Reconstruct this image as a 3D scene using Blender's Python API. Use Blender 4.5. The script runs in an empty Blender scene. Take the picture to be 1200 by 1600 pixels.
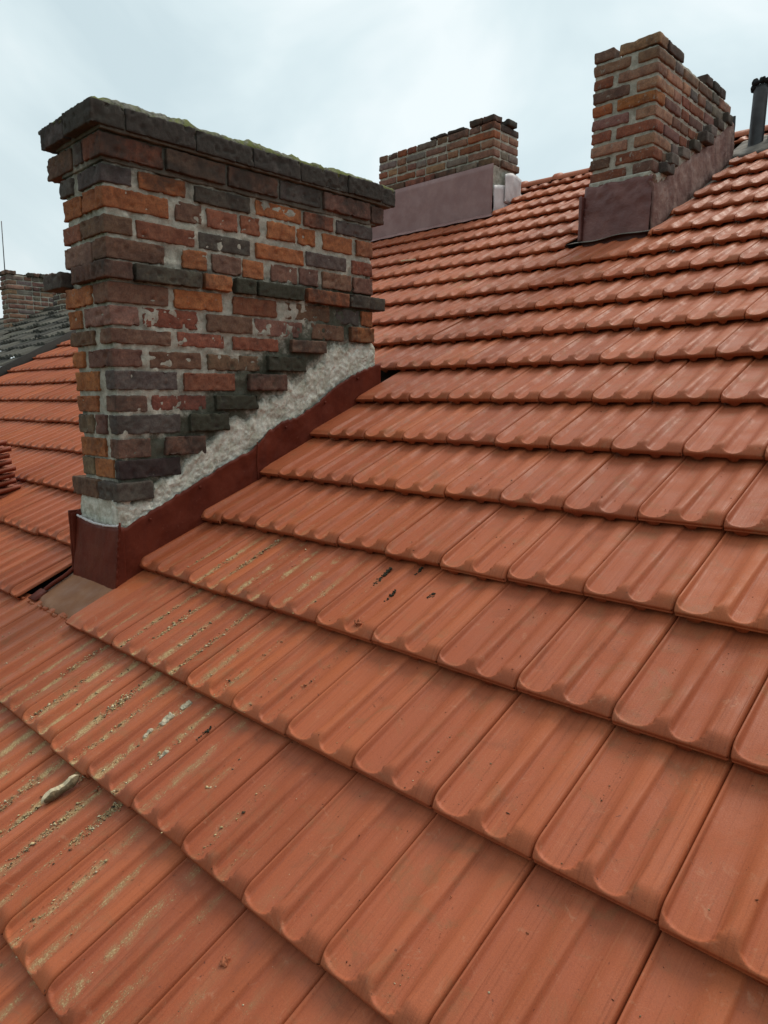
import bpy, math, random
import numpy as np
from mathutils import Matrix, Vector

# ------------------------------------------------------------------ camera
SC = bpy.context.scene
TH = math.radians(28.42723)             # roof pitch
CT, ST, TT = math.cos(TH), math.sin(TH), math.tan(TH)
CAM = (0.8333103, -0.4319815, 1.1599215)
R = [[0.7247072, 0.6890518, -0.0026575],
     [0.1078996, -0.1172904, -0.9872186],
     [-0.6805565, 0.7151577, -0.1593497]]
cd = bpy.data.cameras.new('camera')
cam = bpy.data.objects.new('camera', cd)
SC.collection.objects.link(cam)
cam.matrix_world = Matrix(((R[0][0], -R[1][0], -R[2][0], CAM[0]),
                           (R[0][1], -R[1][1], -R[2][1], CAM[1]),
                           (R[0][2], -R[1][2], -R[2][2], CAM[2]),
                           (0, 0, 0, 1)))
cd.sensor_fit = 'VERTICAL'
cd.sensor_height = 32
cd.sensor_width = 24
cd.lens = 32 * 1108.625 / 1600
cd.clip_start = .02
cd.clip_end = 3000
SC.camera = cam
SC.render.resolution_x, SC.render.resolution_y = 768, 1024

# ------------------------------------------------------------------ world, sun, exposure
SUN_EL, SUN_AZ = math.radians(54), math.radians(4)   # azimuth: direction the light comes from (0 = +Y, clockwise)
W = bpy.data.worlds.new('World')
SC.world = W
W.use_nodes = True
nt = W.node_tree
nt.nodes.clear()
def wn(t, **k):
    n = nt.nodes.new(t)
    for a, b in k.items():
        setattr(n, a, b)
    return n
out = wn('ShaderNodeOutputWorld')
bg1 = wn('ShaderNodeBackground')
bg2 = wn('ShaderNodeBackground')
mx = wn('ShaderNodeMixShader')
sky = wn('ShaderNodeTexSky', sky_type='NISHITA', sun_disc=False, sun_elevation=SUN_EL, sun_rotation=SUN_AZ)
tc = wn('ShaderNodeTexCoord')
mp = wn('ShaderNodeMapping')
mp.inputs['Scale'].default_value = (1.0, 1.0, 1.5)
mp.inputs['Location'].default_value = (.35, 1.3, .2)
n1 = wn('ShaderNodeTexNoise')
n1.inputs['Scale'].default_value = 2.7
n1.inputs['Detail'].default_value = 5
n1.inputs['Roughness'].default_value = .5
n1.inputs['Distortion'].default_value = .5
cr = wn('ShaderNodeValToRGB')
cr.color_ramp.elements[0].position = .36
cr.color_ramp.elements[0].color = (.49, .59, .62, 1)
cr.color_ramp.elements[1].position = .62
cr.color_ramp.elements[1].color = (.70, .765, .775, 1)
e_ = cr.color_ramp.elements.new(.5)
e_.color = (.585, .68, .70, 1)
L_ = nt.links.new
L_(tc.outputs['Generated'], mp.inputs['Vector'])
L_(mp.outputs[0], n1.inputs['Vector'])
L_(n1.outputs['Fac'], cr.inputs[0])
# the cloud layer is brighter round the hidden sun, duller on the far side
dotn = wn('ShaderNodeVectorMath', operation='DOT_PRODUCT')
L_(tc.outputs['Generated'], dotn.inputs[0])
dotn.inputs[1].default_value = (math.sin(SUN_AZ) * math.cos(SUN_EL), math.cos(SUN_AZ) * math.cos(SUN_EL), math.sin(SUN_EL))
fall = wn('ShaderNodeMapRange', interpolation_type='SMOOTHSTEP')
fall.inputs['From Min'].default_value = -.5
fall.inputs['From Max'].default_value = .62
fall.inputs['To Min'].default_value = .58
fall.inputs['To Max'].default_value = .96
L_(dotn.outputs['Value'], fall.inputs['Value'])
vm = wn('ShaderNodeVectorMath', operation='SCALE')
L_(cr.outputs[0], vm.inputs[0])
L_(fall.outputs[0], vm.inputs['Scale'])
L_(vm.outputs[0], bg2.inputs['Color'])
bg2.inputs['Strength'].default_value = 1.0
L_(sky.outputs[0], bg1.inputs['Color'])
bg1.inputs['Strength'].default_value = .08
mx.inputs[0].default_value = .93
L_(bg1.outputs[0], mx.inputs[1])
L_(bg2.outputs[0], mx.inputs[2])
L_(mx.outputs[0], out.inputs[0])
sd = bpy.data.lights.new('sun', 'SUN')
sd.energy = 1.7
sd.angle = math.radians(30)
sd.color = (1, .92, .80)
sun = bpy.data.objects.new('sun', sd)
SC.collection.objects.link(sun)
_d = Vector((math.sin(SUN_AZ) * math.cos(SUN_EL), math.cos(SUN_AZ) * math.cos(SUN_EL), math.sin(SUN_EL)))
sun.rotation_euler = _d.to_track_quat('Z', 'Y').to_euler()
sun.location = (0, 0, 10)
SC.view_settings.view_transform = 'Standard'
SC.view_settings.look = 'None'
SC.view_settings.exposure = .47
SC.view_settings.gamma = 1

# ------------------------------------------------------------------ numpy noise
def _h(i, j, k, s):
    n = (i * 374761393 + j * 668265263 + k * 2147483647 + s * 1274126177) & 0xffffffff
    n = ((n ^ (n >> 13)) * 1274126177) & 0xffffffff
    n = ((n ^ (n >> 16)) * 2246822519) & 0xffffffff
    return ((n ^ (n >> 15)) & 0xffff) / 65535.0
def vnoise(p, f, s=0):
    p = np.asarray(p, float) * f + 1000.0
    i = np.floor(p).astype(np.int64)
    t = p - i
    t = t * t * (3 - 2 * t)
    r = 0
    for a in (0, 1):
        for b in (0, 1):
            for c in (0, 1):
                w = (t[:, 0] if a else 1 - t[:, 0]) * (t[:, 1] if b else 1 - t[:, 1]) * (t[:, 2] if c else 1 - t[:, 2])
                r = r + w * _h(i[:, 0] + a, i[:, 1] + b, i[:, 2] + c, s)
    return r * 2 - 1
def sstep(a, b, x):
    t = np.clip((x - a) / (b - a), 0, 1)
    return t * t * (3 - 2 * t)

# ------------------------------------------------------------------ mesh accumulator
class Acc:
    def __init__(s):
        s.v, s.f, s.c, s.d, s.n = [], [], [], [], 0
    def add(s, v, f, col=(.5, .5, .5), aux=None):
        v = np.asarray(v, float)
        f = np.asarray(f, int)
        if f.shape[1] == 3:
            f = np.c_[f, f[:, 2]]
        s.v.append(v)
        s.f.append(f + s.n)
        c = np.asarray(col, float)
        s.c.append(np.tile(c, (len(v), 1)) if c.ndim == 1 else c)
        s.d.append(np.zeros((len(v), 3)) if aux is None else np.asarray(aux, float))
        s.n += len(v)
    def build(s, name, mat, parent=None, smooth=True, loc=None):
        v = np.concatenate(s.v)
        f = np.concatenate(s.f)
        if loc is not None:
            v = v - np.asarray(loc)
        tri = f[:, 2] == f[:, 3]
        sizes = np.where(tri, 3, 4)
        starts = np.r_[0, np.cumsum(sizes)[:-1]]
        mask = np.ones(f.shape, bool)
        mask[tri, 3] = False
        li = f[mask]
        me = bpy.data.meshes.new(name)
        me.vertices.add(len(v))
        me.vertices.foreach_set('co', v.ravel())
        me.loops.add(len(li))
        me.loops.foreach_set('vertex_index', li.astype(np.int32))
        me.polygons.add(len(f))
        me.polygons.foreach_set('loop_start', starts.astype(np.int32))
        me.polygons.foreach_set('loop_total', sizes.astype(np.int32))
        me.update(calc_edges=True)
        me.polygons.foreach_set('use_smooth', np.full(len(f), smooth))
        a = me.attributes.new('tone', 'FLOAT_VECTOR', 'POINT')
        a.data.foreach_set('vector', np.concatenate(s.c).ravel())
        a = me.attributes.new('aux', 'FLOAT_VECTOR', 'POINT')
        a.data.foreach_set('vector', np.concatenate(s.d).ravel())
        me.materials.append(mat)
        me.validate()
        o = bpy.data.objects.new(name, me)
        SC.collection.objects.link(o)
        if loc is not None and parent is None:
            o.location = loc
        if parent is not None:
            o.parent = parent
        return o

def tag(o, label, cat, group=None, kind=None):
    if label: o['label'] = label
    if cat: o['category'] = cat
    if group: o['group'] = group
    if kind: o['kind'] = kind
    return o
def empty(name, loc, label, cat, group=None):
    o = bpy.data.objects.new(name, None)
    SC.collection.objects.link(o)
    o.location = loc
    o.empty_display_size = .1
    return tag(o, label, cat, group)
_lat = {}
def lattice(nx, ny, nz):
    k = (nx, ny, nz)
    if k in _lat: return _lat[k]
    idx, pts, F = {}, [], []
    def vi(p):
        if p not in idx:
            idx[p] = len(pts)
            pts.append(p)
        return idx[p]
    for ax in range(3):
        n = [nx, ny, nz]
        a, b = (ax + 1) % 3, (ax + 2) % 3
        for side in (0, n[ax]):
            for i in range(n[a]):
                for j in range(n[b]):
                    q = []
                    for di, dj in ((0, 0), (1, 0), (1, 1), (0, 1)):
                        p = [0, 0, 0]
                        p[ax] = side; p[a] = i + di; p[b] = j + dj
                        q.append(vi(tuple(p)))
                    F.append(q if side else q[::-1])
    _lat[k] = (np.array(pts), np.array(F))
    return _lat[k]
def rbox(acc, lo, hi, cell=.012, r=.006, amp=.002, freq=35, seed=0, col=(.5, .5, .5), aux=None, chip=0., rot=None, matf=None):
    """rounded, noise-roughened box between two corners"""
    lo = np.array(lo, float); hi = np.array(hi, float)
    sz = hi - lo
    r = min(r, sz.min() * .45)
    n = [max(2, int(round((s - 2 * r) / cell)) + 2) if s - 2 * r > cell else 3 for s in sz]
    P, F = lattice(*n)
    q = np.zeros(P.shape)
    for a in range(3):
        g = np.r_[0, np.linspace(r, sz[a] - r, n[a] - 1), sz[a]]
        q[:, a] = g[P[:, a]]
    h = sz / 2
    q = q - h
    inner = np.clip(q, -(h - r), h - r)
    d = q - inner
    L = np.linalg.norm(d, axis=1, keepdims=True)
    dirn = np.where(L > 1e-9, d / np.maximum(L, 1e-9), 0)
    p = inner + dirn * r
    w = p + lo + h
    nz = vnoise(w, freq, seed) * amp + vnoise(w, freq * 2.7, seed + 5) * amp * .5
    if chip:
        nz = nz - np.clip(vnoise(w, freq * .6, seed + 9) - .25, 0, 1) * chip
    w = w + dirn * nz[:, None]
    if rot is not None:
        c = lo + h
        w = (w - c) @ np.array(rot).T + c
    if matf is not None:
        w = matf(w)
    acc.add(w, F, col, aux if aux is None else np.tile(aux, (len(w), 1)))
def rotm(ax, ang):
    return np.array(Matrix.Rotation(ang, 3, ax))
def grid_faces(nu, nv, flip=False):
    i, j = np.meshgrid(np.arange(nu - 1), np.arange(nv - 1), indexing='ij')
    a = (i * nv + j).ravel(); b = a + nv
    return np.c_[a, a + 1, b + 1, b] if flip else np.c_[a, b, b + 1, a + 1]
def sheet(acc, P, th, nrm, col=(.5, .5, .5)):
    """closed thick sheet from grid P (nu,nv,3), thickness th along nrm"""
    nu, nv, _ = P.shape
    a = P.reshape(-1, 3)
    b = a - np.asarray(nrm) * th
    f = grid_faces(nu, nv)
    m = len(a)
    F = [f, f[:, ::-1] + m]
    ed = [(i * nv, (i + 1) * nv) for i in range(nu - 1)][::-1] + []
    E1 = [((i + 1) * nv, i * nv) for i in range(nu - 1)]
    E2 = [(i * nv + nv - 1, (i + 1) * nv + nv - 1) for i in range(nu - 1)]
    E3 = [(j, j + 1) for j in range(nv - 1)]
    E4 = [((nu - 1) * nv + j + 1, (nu - 1) * nv + j) for j in range(nv - 1)]
    F.append(np.array([(x, y, y + m, x + m) for x, y in E1 + E2 + E3 + E4]))
    acc.add(np.r_[a, b], np.concatenate(F), col)

# ------------------------------------------------------------------ roof frame
TW = .23                                # tile cover width
TE = 0.3371275                          # course exposure along the slope
TT_ = .035                              # step at each course
def roofp(X, y, n):
    """X along the eaves, y metres up the slope, n metres off the roof plane"""
    X = np.asarray(X, float); y = np.asarray(y, float); n = np.asarray(n, float)
    return np.stack([X + 0 * y, y * CT - n * ST, y * ST + n * CT], -1)
def zroof(Y):
    return Y * TT

# ------------------------------------------------------------------ materials
def material(name, rough=.6, spec=.4):
    m = bpy.data.materials.new(name)
    m.use_nodes = True
    t = m.node_tree
    b = t.nodes['Principled BSDF']
    b.inputs['Roughness'].default_value = rough
    b.inputs['Specular IOR Level'].default_value = spec
    return m, t, b
class N:
    def __init__(s, t):
        s.t = t
    def __call__(s, ty, **k):
        n = s.t.nodes.new(ty)
        for a, b in k.items(): setattr(n, a, b)
        return n
    def l(s, a, b): s.t.links.new(a, b)
    def attr(s, name):
        return s('ShaderNodeAttribute', attribute_name=name)
    def noise(s, scale, detail=3, rough=.55, vec=None, dist=0):
        n = s('ShaderNodeTexNoise')
        n.inputs['Scale'].default_value = scale
        n.inputs['Detail'].default_value = detail
        n.inputs['Roughness'].default_value = rough
        n.inputs['Distortion'].default_value = dist
        if vec is None:
            if not hasattr(s, 'tc'): s.tc = s('ShaderNodeTexCoord')
            vec = s.tc.outputs['Object']
        s.l(vec, n.inputs['Vector'])
        return n.outputs['Fac']
    def ramp(s, src, a, b, lo=0., hi=1.):
        n = s('ShaderNodeMapRange', interpolation_type='SMOOTHSTEP')
        n.inputs['From Min'].default_value = a
        n.inputs['From Max'].default_value = b
        n.inputs['To Min'].default_value = lo
        n.inputs['To Max'].default_value = hi
        s.l(src, n.inputs['Value'])
        return n.outputs[0]
    def mix(s, fac, a, b, mode='MIX'):
        n = s('ShaderNodeMix', data_type='RGBA', blend_type=mode)
        for v, i in ((fac, 0), (a, 6), (b, 7)):
            if isinstance(v, (int, float)): n.inputs[i].default_value = v
            elif isinstance(v, tuple): n.inputs[i].default_value = (*v, 1)
            else: s.l(v, n.inputs[i])
        return n.outputs[2]
    def math(s, op, a, b=0.):
        n = s('ShaderNodeMath', operation=op)
        for v, i in ((a, 0), (b, 1)):
            if isinstance(v, (int, float)): n.inputs[i].default_value = v
            else: s.l(v, n.inputs[i])
        return n.outputs[0]
    def sep(s, v):
        n = s('ShaderNodeSeparateXYZ')
        s.l(v, n.inputs[0])
        return n.outputs
    def scalev(s, sc, vec=None):
        if vec is None:
            if not hasattr(s, 'tc'): s.tc = s('ShaderNodeTexCoord')
            vec = s.tc.outputs['Object']
        n = s('ShaderNodeMapping')
        n.inputs['Scale'].default_value = sc
        s.l(vec, n.inputs['Vector'])
        return n.outputs[0]
    def bump(s, h, strength, dist, bsdf, prev=None):
        n = s('ShaderNodeBump')
        n.inputs['Strength'].default_value = strength
        n.inputs['Distance'].default_value = dist
        s.l(h, n.inputs['Height'])
        if prev is not None: s.l(prev, n.inputs['Normal'])
        s.l(n.outputs[0], bsdf.inputs['Normal'])
        return n.outputs[0]

# clay roof tiles: tone = (per-tile random, pan mask, dust), aux = (s, v, seed) in tile coordinates
def clay_material(name, base, base2, pan, dusty, dark=(.10, .03, .018)):
    m, t, b = material(name, .6, .28)
    g = N(t)
    tone = g.sep(g.attr('tone').outputs['Vector'])
    aux = g.attr('aux').outputs['Vector']
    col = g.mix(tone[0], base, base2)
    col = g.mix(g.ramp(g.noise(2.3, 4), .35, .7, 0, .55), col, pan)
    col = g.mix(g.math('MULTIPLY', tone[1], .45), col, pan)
    streak = g.noise(1, 5, .65, g.scalev((42, 2.6, 7), aux))
    col = g.mix(g.ramp(streak, .50, .72, 0, .5), col, tuple(c * .62 for c in base))
    col = g.mix(g.ramp(streak, .24, .44, .30, 0), col, dusty)
    sm = g.noise(9, 5, .7, None, 1.2)
    col = g.mix(g.ramp(sm, .52, .70, 0, .6), col, (.25, .105, .048))
    col = g.mix(g.ramp(g.noise(4.3, 6, .75, None, 1.5), .56, .70, 0, .35), col, (.16, .05, .025))
    # fine tooth of the fired clay
    fn = g.noise(420, 3, .7)
    col = g.mix(g.ramp(fn, .3, .75, 0, .24), col, tuple(min(1, c * 1.5) for c in base2))
    col = g.mix(g.ramp(g.noise(23, 6, .8, None, .8), .57, .72, 0, .35), col, (.50, .27, .16))
    col = g.mix(g.ramp(g.noise(190, 4, .8), .60, .68, 0, .45), col, (.15, .045, .022))
    col = g.mix(g.ramp(g.noise(1, 6, .8, g.scalev((110, 3.5, 7), aux)), .60, .72, 0, .45), col, (.14, .05, .028))
    sp = g.noise(95, 2, .6)
    col = g.mix(g.ramp(sp, .71, .76, 0, .65), col, dark)
    # sandy dust washed into the pans
    dpatch = g.ramp(g.noise(13, 5, .7, None, .6), .40, .60)
    col = g.mix(g.math('MULTIPLY', g.ramp(tone[2], .1, .8), g.math('MULTIPLY', dpatch, .55)), col, (.38, .25, .12))
    dn = g.noise(1, 5, .75, g.scalev((45, 10, 7), aux))
    dn2 = g.noise(260, 3, .8)
    dd = g.math('ADD', g.math('MULTIPLY', dn, .65), g.math('MULTIPLY', dn2, .55))
    dm = g.math('MULTIPLY', g.ramp(g.math('ADD', dd, g.math('MULTIPLY', g.math('MULTIPLY', tone[2], g.math('ADD', g.math('MULTIPLY', dpatch, .6), .4)), .36)), .74, .88), g.ramp(tone[2], .02, .25))
    col = g.mix(g.math('MULTIPLY', dm, .72), col, g.mix(g.ramp(dn2, .35, .65), (.30, .18, .07), (.56, .43, .23)))
    g.l(col, b.inputs['Base Color'])
    rr = g.ramp(g.noise(14, 4, .6), .3, .7, .50, .72)
    g.l(g.math('ADD', rr, g.math('MULTIPLY', dm, .35)), b.inputs['Roughness'])
    p = g.bump(g.noise(300, 4, .7), .6, .0009, b)
    p = g.bump(g.noise(1, 4, .6, g.scalev((60, 4, 7), aux)), .5, .0012, b, p)
    g.bump(dm, .6, .0015, b, p)
    return m
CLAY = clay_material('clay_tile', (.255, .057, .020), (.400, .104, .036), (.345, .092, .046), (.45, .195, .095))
CLAY_STACK = clay_material('clay_tile_dark', (.20, .050, .028), (.26, .07, .036), (.24, .07, .045), (.30, .12, .08))

def slate_material():
    m, t, b = material('old_dark_roofing', .8, .25)
    g = N(t)
    tone = g.sep(g.attr('tone').outputs['Vector'])
    aux = g.attr('aux').outputs['Vector']
    col = g.mix(tone[0], (.022, .020, .017), (.115, .105, .085))
    st = g.noise(1, 5, .7, g.scalev((16, 2.0, 7), aux))
    col = g.mix(g.ramp(st, .45, .7, 0, .75), col, (.16, .15, .12))
    col = g.mix(g.ramp(g.noise(3.5, 5, .7), .55, .75, 0, .6), col, (.07, .085, .035))
    g.l(col, b.inputs['Base Color'])
    g.bump(g.noise(40, 5, .7), .8, .01, b)
    return m
SLATE = slate_material()

# bricks: tone = brick colour, aux = (dirt, moss, mortar smear)
def brick_material():
    m, t, b = material('weathered_brick', .88, .2)
    g = N(t)
    tone = g.attr('tone').outputs['Vector']
    aux = g.sep(g.attr('aux').outputs['Vector'])
    big = g.noise(17, 5, .62, None, .6)
    fine = g.noise(150, 5, .75)
    col = g.mix(g.ramp(big, .32, .70, 0, .75), tone, g.mix(1., tone, (.50, .42, .46), 'MULTIPLY'))
    col = g.mix(g.ramp(g.noise(31, 4, .6), .55, .75, 0, .5), col, g.mix(1., tone, (1.45, 1.25, 1.1), 'MULTIPLY'))
    col = g.mix(g.ramp(fine, .38, .66, .0, .42), col, (.035, .022, .018))
    col = g.mix(g.ramp(fine, .60, .74, 0, .35), col, (.38, .28, .22))
    # mortar wiped over the arrises
    ms = g.math('ADD', g.noise(38, 5, .7, None, .8), g.math('MULTIPLY', aux[2], .35))
    col = g.mix(g.ramp(ms, .71, .84, 0, .8), col, g.mix(fine, (.20, .18, .15), (.38, .35, .30)))
    # soot and dirt
    so = g.math('ADD', g.noise(6.5, 6, .72, None, .5), g.math('MULTIPLY', aux[0], .5))
    col = g.mix(g.ramp(so, .52, .88, 0, .85), col, (.038, .033, .028))
    mo = g.math('ADD', g.noise(26, 5, .7), g.math('MULTIPLY', aux[1], .5))
    col = g.mix(g.ramp(mo, .68, .92, 0, .8), col, g.mix(fine, (.022, .022, .016), (.075, .075, .048)))
    g.l(col, b.inputs['Base Color'])
    p = g.bump(g.noise(75, 6, .75), .8, .0026, b)
    g.bump(fine, .8, .0016, b, p)
    return m
BRICK = brick_material()
def mortar_material(name, c1, c2, dirt=.5, bumpd=.006, sc=55, dcol=(.03, .028, .023)):
    m, t, b = material(name, .95, .15)
    g = N(t)
    aux = g.sep(g.attr('aux').outputs['Vector'])
    col = g.mix(g.ramp(g.noise(22, 5, .7), .3, .7), c1, c2)
    col = g.mix(g.ramp(g.noise(260, 4, .8), .5, .7, 0, .5), col, tuple(c * .40 for c in c1))
    so = g.math('ADD', g.noise(6.5, 6, .72, None, .5), g.math('MULTIPLY', aux[0], .5))
    col = g.mix(g.ramp(so, .52, .84, 0, dirt), col, dcol)
    mo = g.math('ADD', g.noise(24, 5, .7), g.math('MULTIPLY', aux[1], .55))
    col = g.mix(g.ramp(mo, .66, .92, 0, .8), col, (.040, .043, .026))
    g.l(col, b.inputs['Base Color'])
    p = g.bump(g.noise(sc, 6, .75), 1., bumpd, b)
    g.bump(g.noise(200, 4, .8), .7, .002, b, p)
    return m
MORTAR = mortar_material('lime_mortar', (.29, .27, .22), (.52, .49, .41), .75)
RENDER = mortar_material('pale_cement', (.42, .395, .31), (.76, .74, .65), .8, .007, 70)
def moss_crust():
    m, t, b = material('mossy_cement', .95, .1)
    g = N(t)
    nn = g.noise(34, 6, .75)
    col = g.mix(g.ramp(nn, .35, .6), (.075, .072, .060), (.25, .24, .20))
    col = g.mix(g.ramp(g.noise(9, 6, .8, None, .4), .42, .56, 0, .92), col, g.mix(g.noise(160, 3, .7), (.07, .085, .018), (.26, .28, .09)))
    g.l(col, b.inputs['Base Color'])
    p = g.bump(nn, 1., .012, b)
    g.bump(g.noise(180, 4, .8), 1., .004, b, p)
    return m
MOSS = moss_crust()
def paint_metal(name, c1, c2, rough, chips=None, bumps=.002, streaky=None):
    m, t, b = material(name, rough, .5)
    g = N(t)
    col = g.mix(g.ramp(g.noise(7, 5, .6), .35, .7), c1, c2)
    if streaky:
        col = g.mix(g.ramp(g.noise(1, 5, .7, g.scalev((26, 26, 2.5))), .48, .72, 0, .75), col, streaky)
    if chips:
        col = g.mix(g.ramp(g.noise(85, 4, .7), .66, .70, 0, .7), col, chips)
    g.l(col, b.inputs['Base Color'])
    g.l(g.ramp(g.noise(11, 4, .6), .3, .7, rough * .75, min(1, rough * 1.35)), b.inputs['Roughness'])
    p = g.bump(g.noise(5, 3, .5), .6, .012, b)
    g.bump(g.noise(70, 4, .6), .6, bumps, b, p)
    return m
OXIDE = paint_metal('oxide_red_paint', (.095, .0165, .0085), (.138, .027, .014), .5, (.20, .075, .05))
OXIDE.node_tree.nodes['Principled BSDF'].inputs['Specular IOR Level'].default_value = .12
PURPLE = paint_metal('purple_brown_paint', (.125, .038, .030), (.185, .068, .054), .40, None, .006)
MAUVE = paint_metal('faded_mauve_paint', (.245, .125, .115), (.305, .172, .158), .45, None, .001)
PATCHY = paint_metal('weathered_pink_coating', (.17, .082, .065), (.30, .19, .155), .75, (.46, .41, .35), .008, (.085, .035, .03))
APRON = paint_metal('wet_brown_sheet', (.25, .105, .050), (.33, .155, .080), .5)
APRON.node_tree.nodes['Principled BSDF'].inputs['Specular IOR Level'].default_value = .15
GREYM = paint_metal('grey_lead_sheet', (.115, .098, .082), (.25, .22, .19), .7)
GREYM.node_tree.nodes['Principled BSDF'].inputs['Specular IOR Level'].default_value = .15
DARKM = paint_metal('sooty_steel', (.020, .020, .023), (.050, .048, .050), .5, None, .002)
WHITEM = paint_metal('pale_sheet', (.50, .47, .47), (.62, .58, .58), .5)
def flat(name, c, rough=.8, var=.4, sc=30):
    m, t, b = material(name, rough, .25)
    g = N(t)
    g.l(g.mix(g.noise(sc, 5, .7), tuple(x * (1 - var) for x in c), tuple(min(1, x * (1 + var)) for x in c)), b.inputs['Base Color'])
    g.bump(g.noise(sc * 2, 5, .7), .6, .004, b)
    return m
def tonemat():
    m, t, b = material('grit', .95, .1)
    g = N(t)
    g.l(g.attr('tone').outputs['Vector'], b.inputs['Base Color'])
    return m
GRIT = tonemat()
PLASTER = flat('wall_plaster', (.42, .38, .30))
GRASS = flat('ground', (.07, .085, .04), .95, .5, 2)
WOOD = flat('pale_wood', (.55, .43, .28), .7, .25, 60)
ROOFDARK = flat('roof_underlay', (.05, .035, .03), .9)

# ------------------------------------------------------------------ roof tiles
def tile_height(s, v, lod_amp=1.):
    """surface height above the tile's base plane; s across 0..1, v metres up from the lip"""
    a = .0215 * (.40 + .60 * np.clip(1 - v / TE, 0, 1)) * lod_amp
    wv = .055 * np.clip(1 - v / TE, 0, 1)
    fq = np.clip(1 - v / TE, 0, 1) ** 2
    def pan(l0, l1, r0, r1, c, hw):
        side = sstep(l0, l1, s) * (1 - sstep(r0, r1, s))
        q = np.clip(np.abs((s - c) / hw), 0, 1.3)
        ve = .0022 + .027 * (1 - np.sqrt(np.clip(1 - np.clip(q, 0, 1) ** 2, 0, 1))) + .10 * np.clip(q - 1, 0, 1)
        return side * sstep(ve - .0015, ve + .0030, v)
    m1 = pan(.006, .040, .27 + .09 * fq, .46 - .045 * fq, .185, .185)
    m2 = pan(.545 - wv, .568 - .62 * wv, .68 + .060 * fq, .865 - .060 * fq, .640, .140)
    m = np.clip(m1 + m2, 0, 1)
    pv = np.clip(v / .040, 0, 1)
    plate = np.sin(pv * math.pi / 2) ** 1.0
    rim = .0022 * np.exp(-((s - .028) / .012) ** 2)
    edge = -.008 * sstep(.978, 1.0, s) - .004 * sstep(.02, 0, s) * sstep(.008, .035, v)
    seam = -.0016 * np.exp(-((s - .962) / .006) ** 2)
    fr = -.0014 * (1 - sstep(0, .0028, v))
    head = .007 * sstep(TE + .028, TE + .034, v) * (1 - sstep(TE + .048, TE + .054, v))
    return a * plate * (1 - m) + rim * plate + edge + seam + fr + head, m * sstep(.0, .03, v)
S_HI = np.array([0, .008, .02, .032, .045, .065, .09, .13, .18, .23, .28, .31, .34, .37, .40, .43, .46, .485, .505, .52, .535, .55, .565, .58, .605, .64, .68, .71, .74, .77, .80, .83, .86, .89, .93, .953, .962, .971, .98, .99, 1])
V_HI = np.array([0, .0015, .004, .007, .009, .011, .013, .015, .018, .021, .025, .029, .034, .040, .05, .07, .10, .14, .18, .22, .26, .30, TE, TE + .026, TE + .032, TE + .04, TE + .05, TE + .058])
S_MD = np.array([0, .02, .04, .07, .11, .15, .185, .22, .26, .30, .33, .37, .41, .46, .495, .52, .545, .575, .61, .64, .67, .70, .73, .76, .79, .82, .87, .95, .98, 1])
V_MD = np.array([0, .002, .004, .007, .010, .013, .017, .021, .026, .032, .04, .07, .15, .24, TE, TE + .05])
S_LO = np.array([0, .04, .1, .185, .27, .34, .40, .47, .52, .575, .64, .70, .77, .83, .97, 1])
V_LO = np.array([0, .004, .009, .015, .025, .04, .18, TE + .04])
def dust_map(c, r):
    d = 1.15 * np.exp(-((c + 5.0) / 2.7) ** 2 - ((r - 1.2) / 1.8) ** 2)
    d = np.maximum(d, .95 * np.exp(-((c + 4.9) / 2.0) ** 2 - ((r - 3.4) / .7) ** 2))
    d = np.maximum(d, .7 * np.exp(-((c + 2.4) / 2.6) ** 2 - ((r - .2) / 1.3) ** 2))
    d = np.maximum(d, .8 * np.exp(-((c + 9.2) / 1.3) ** 2 - ((r - 12.0) / .9) ** 2))
    return np.clip(d, .10, 1)
rng = np.random.default_rng(7)
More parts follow.
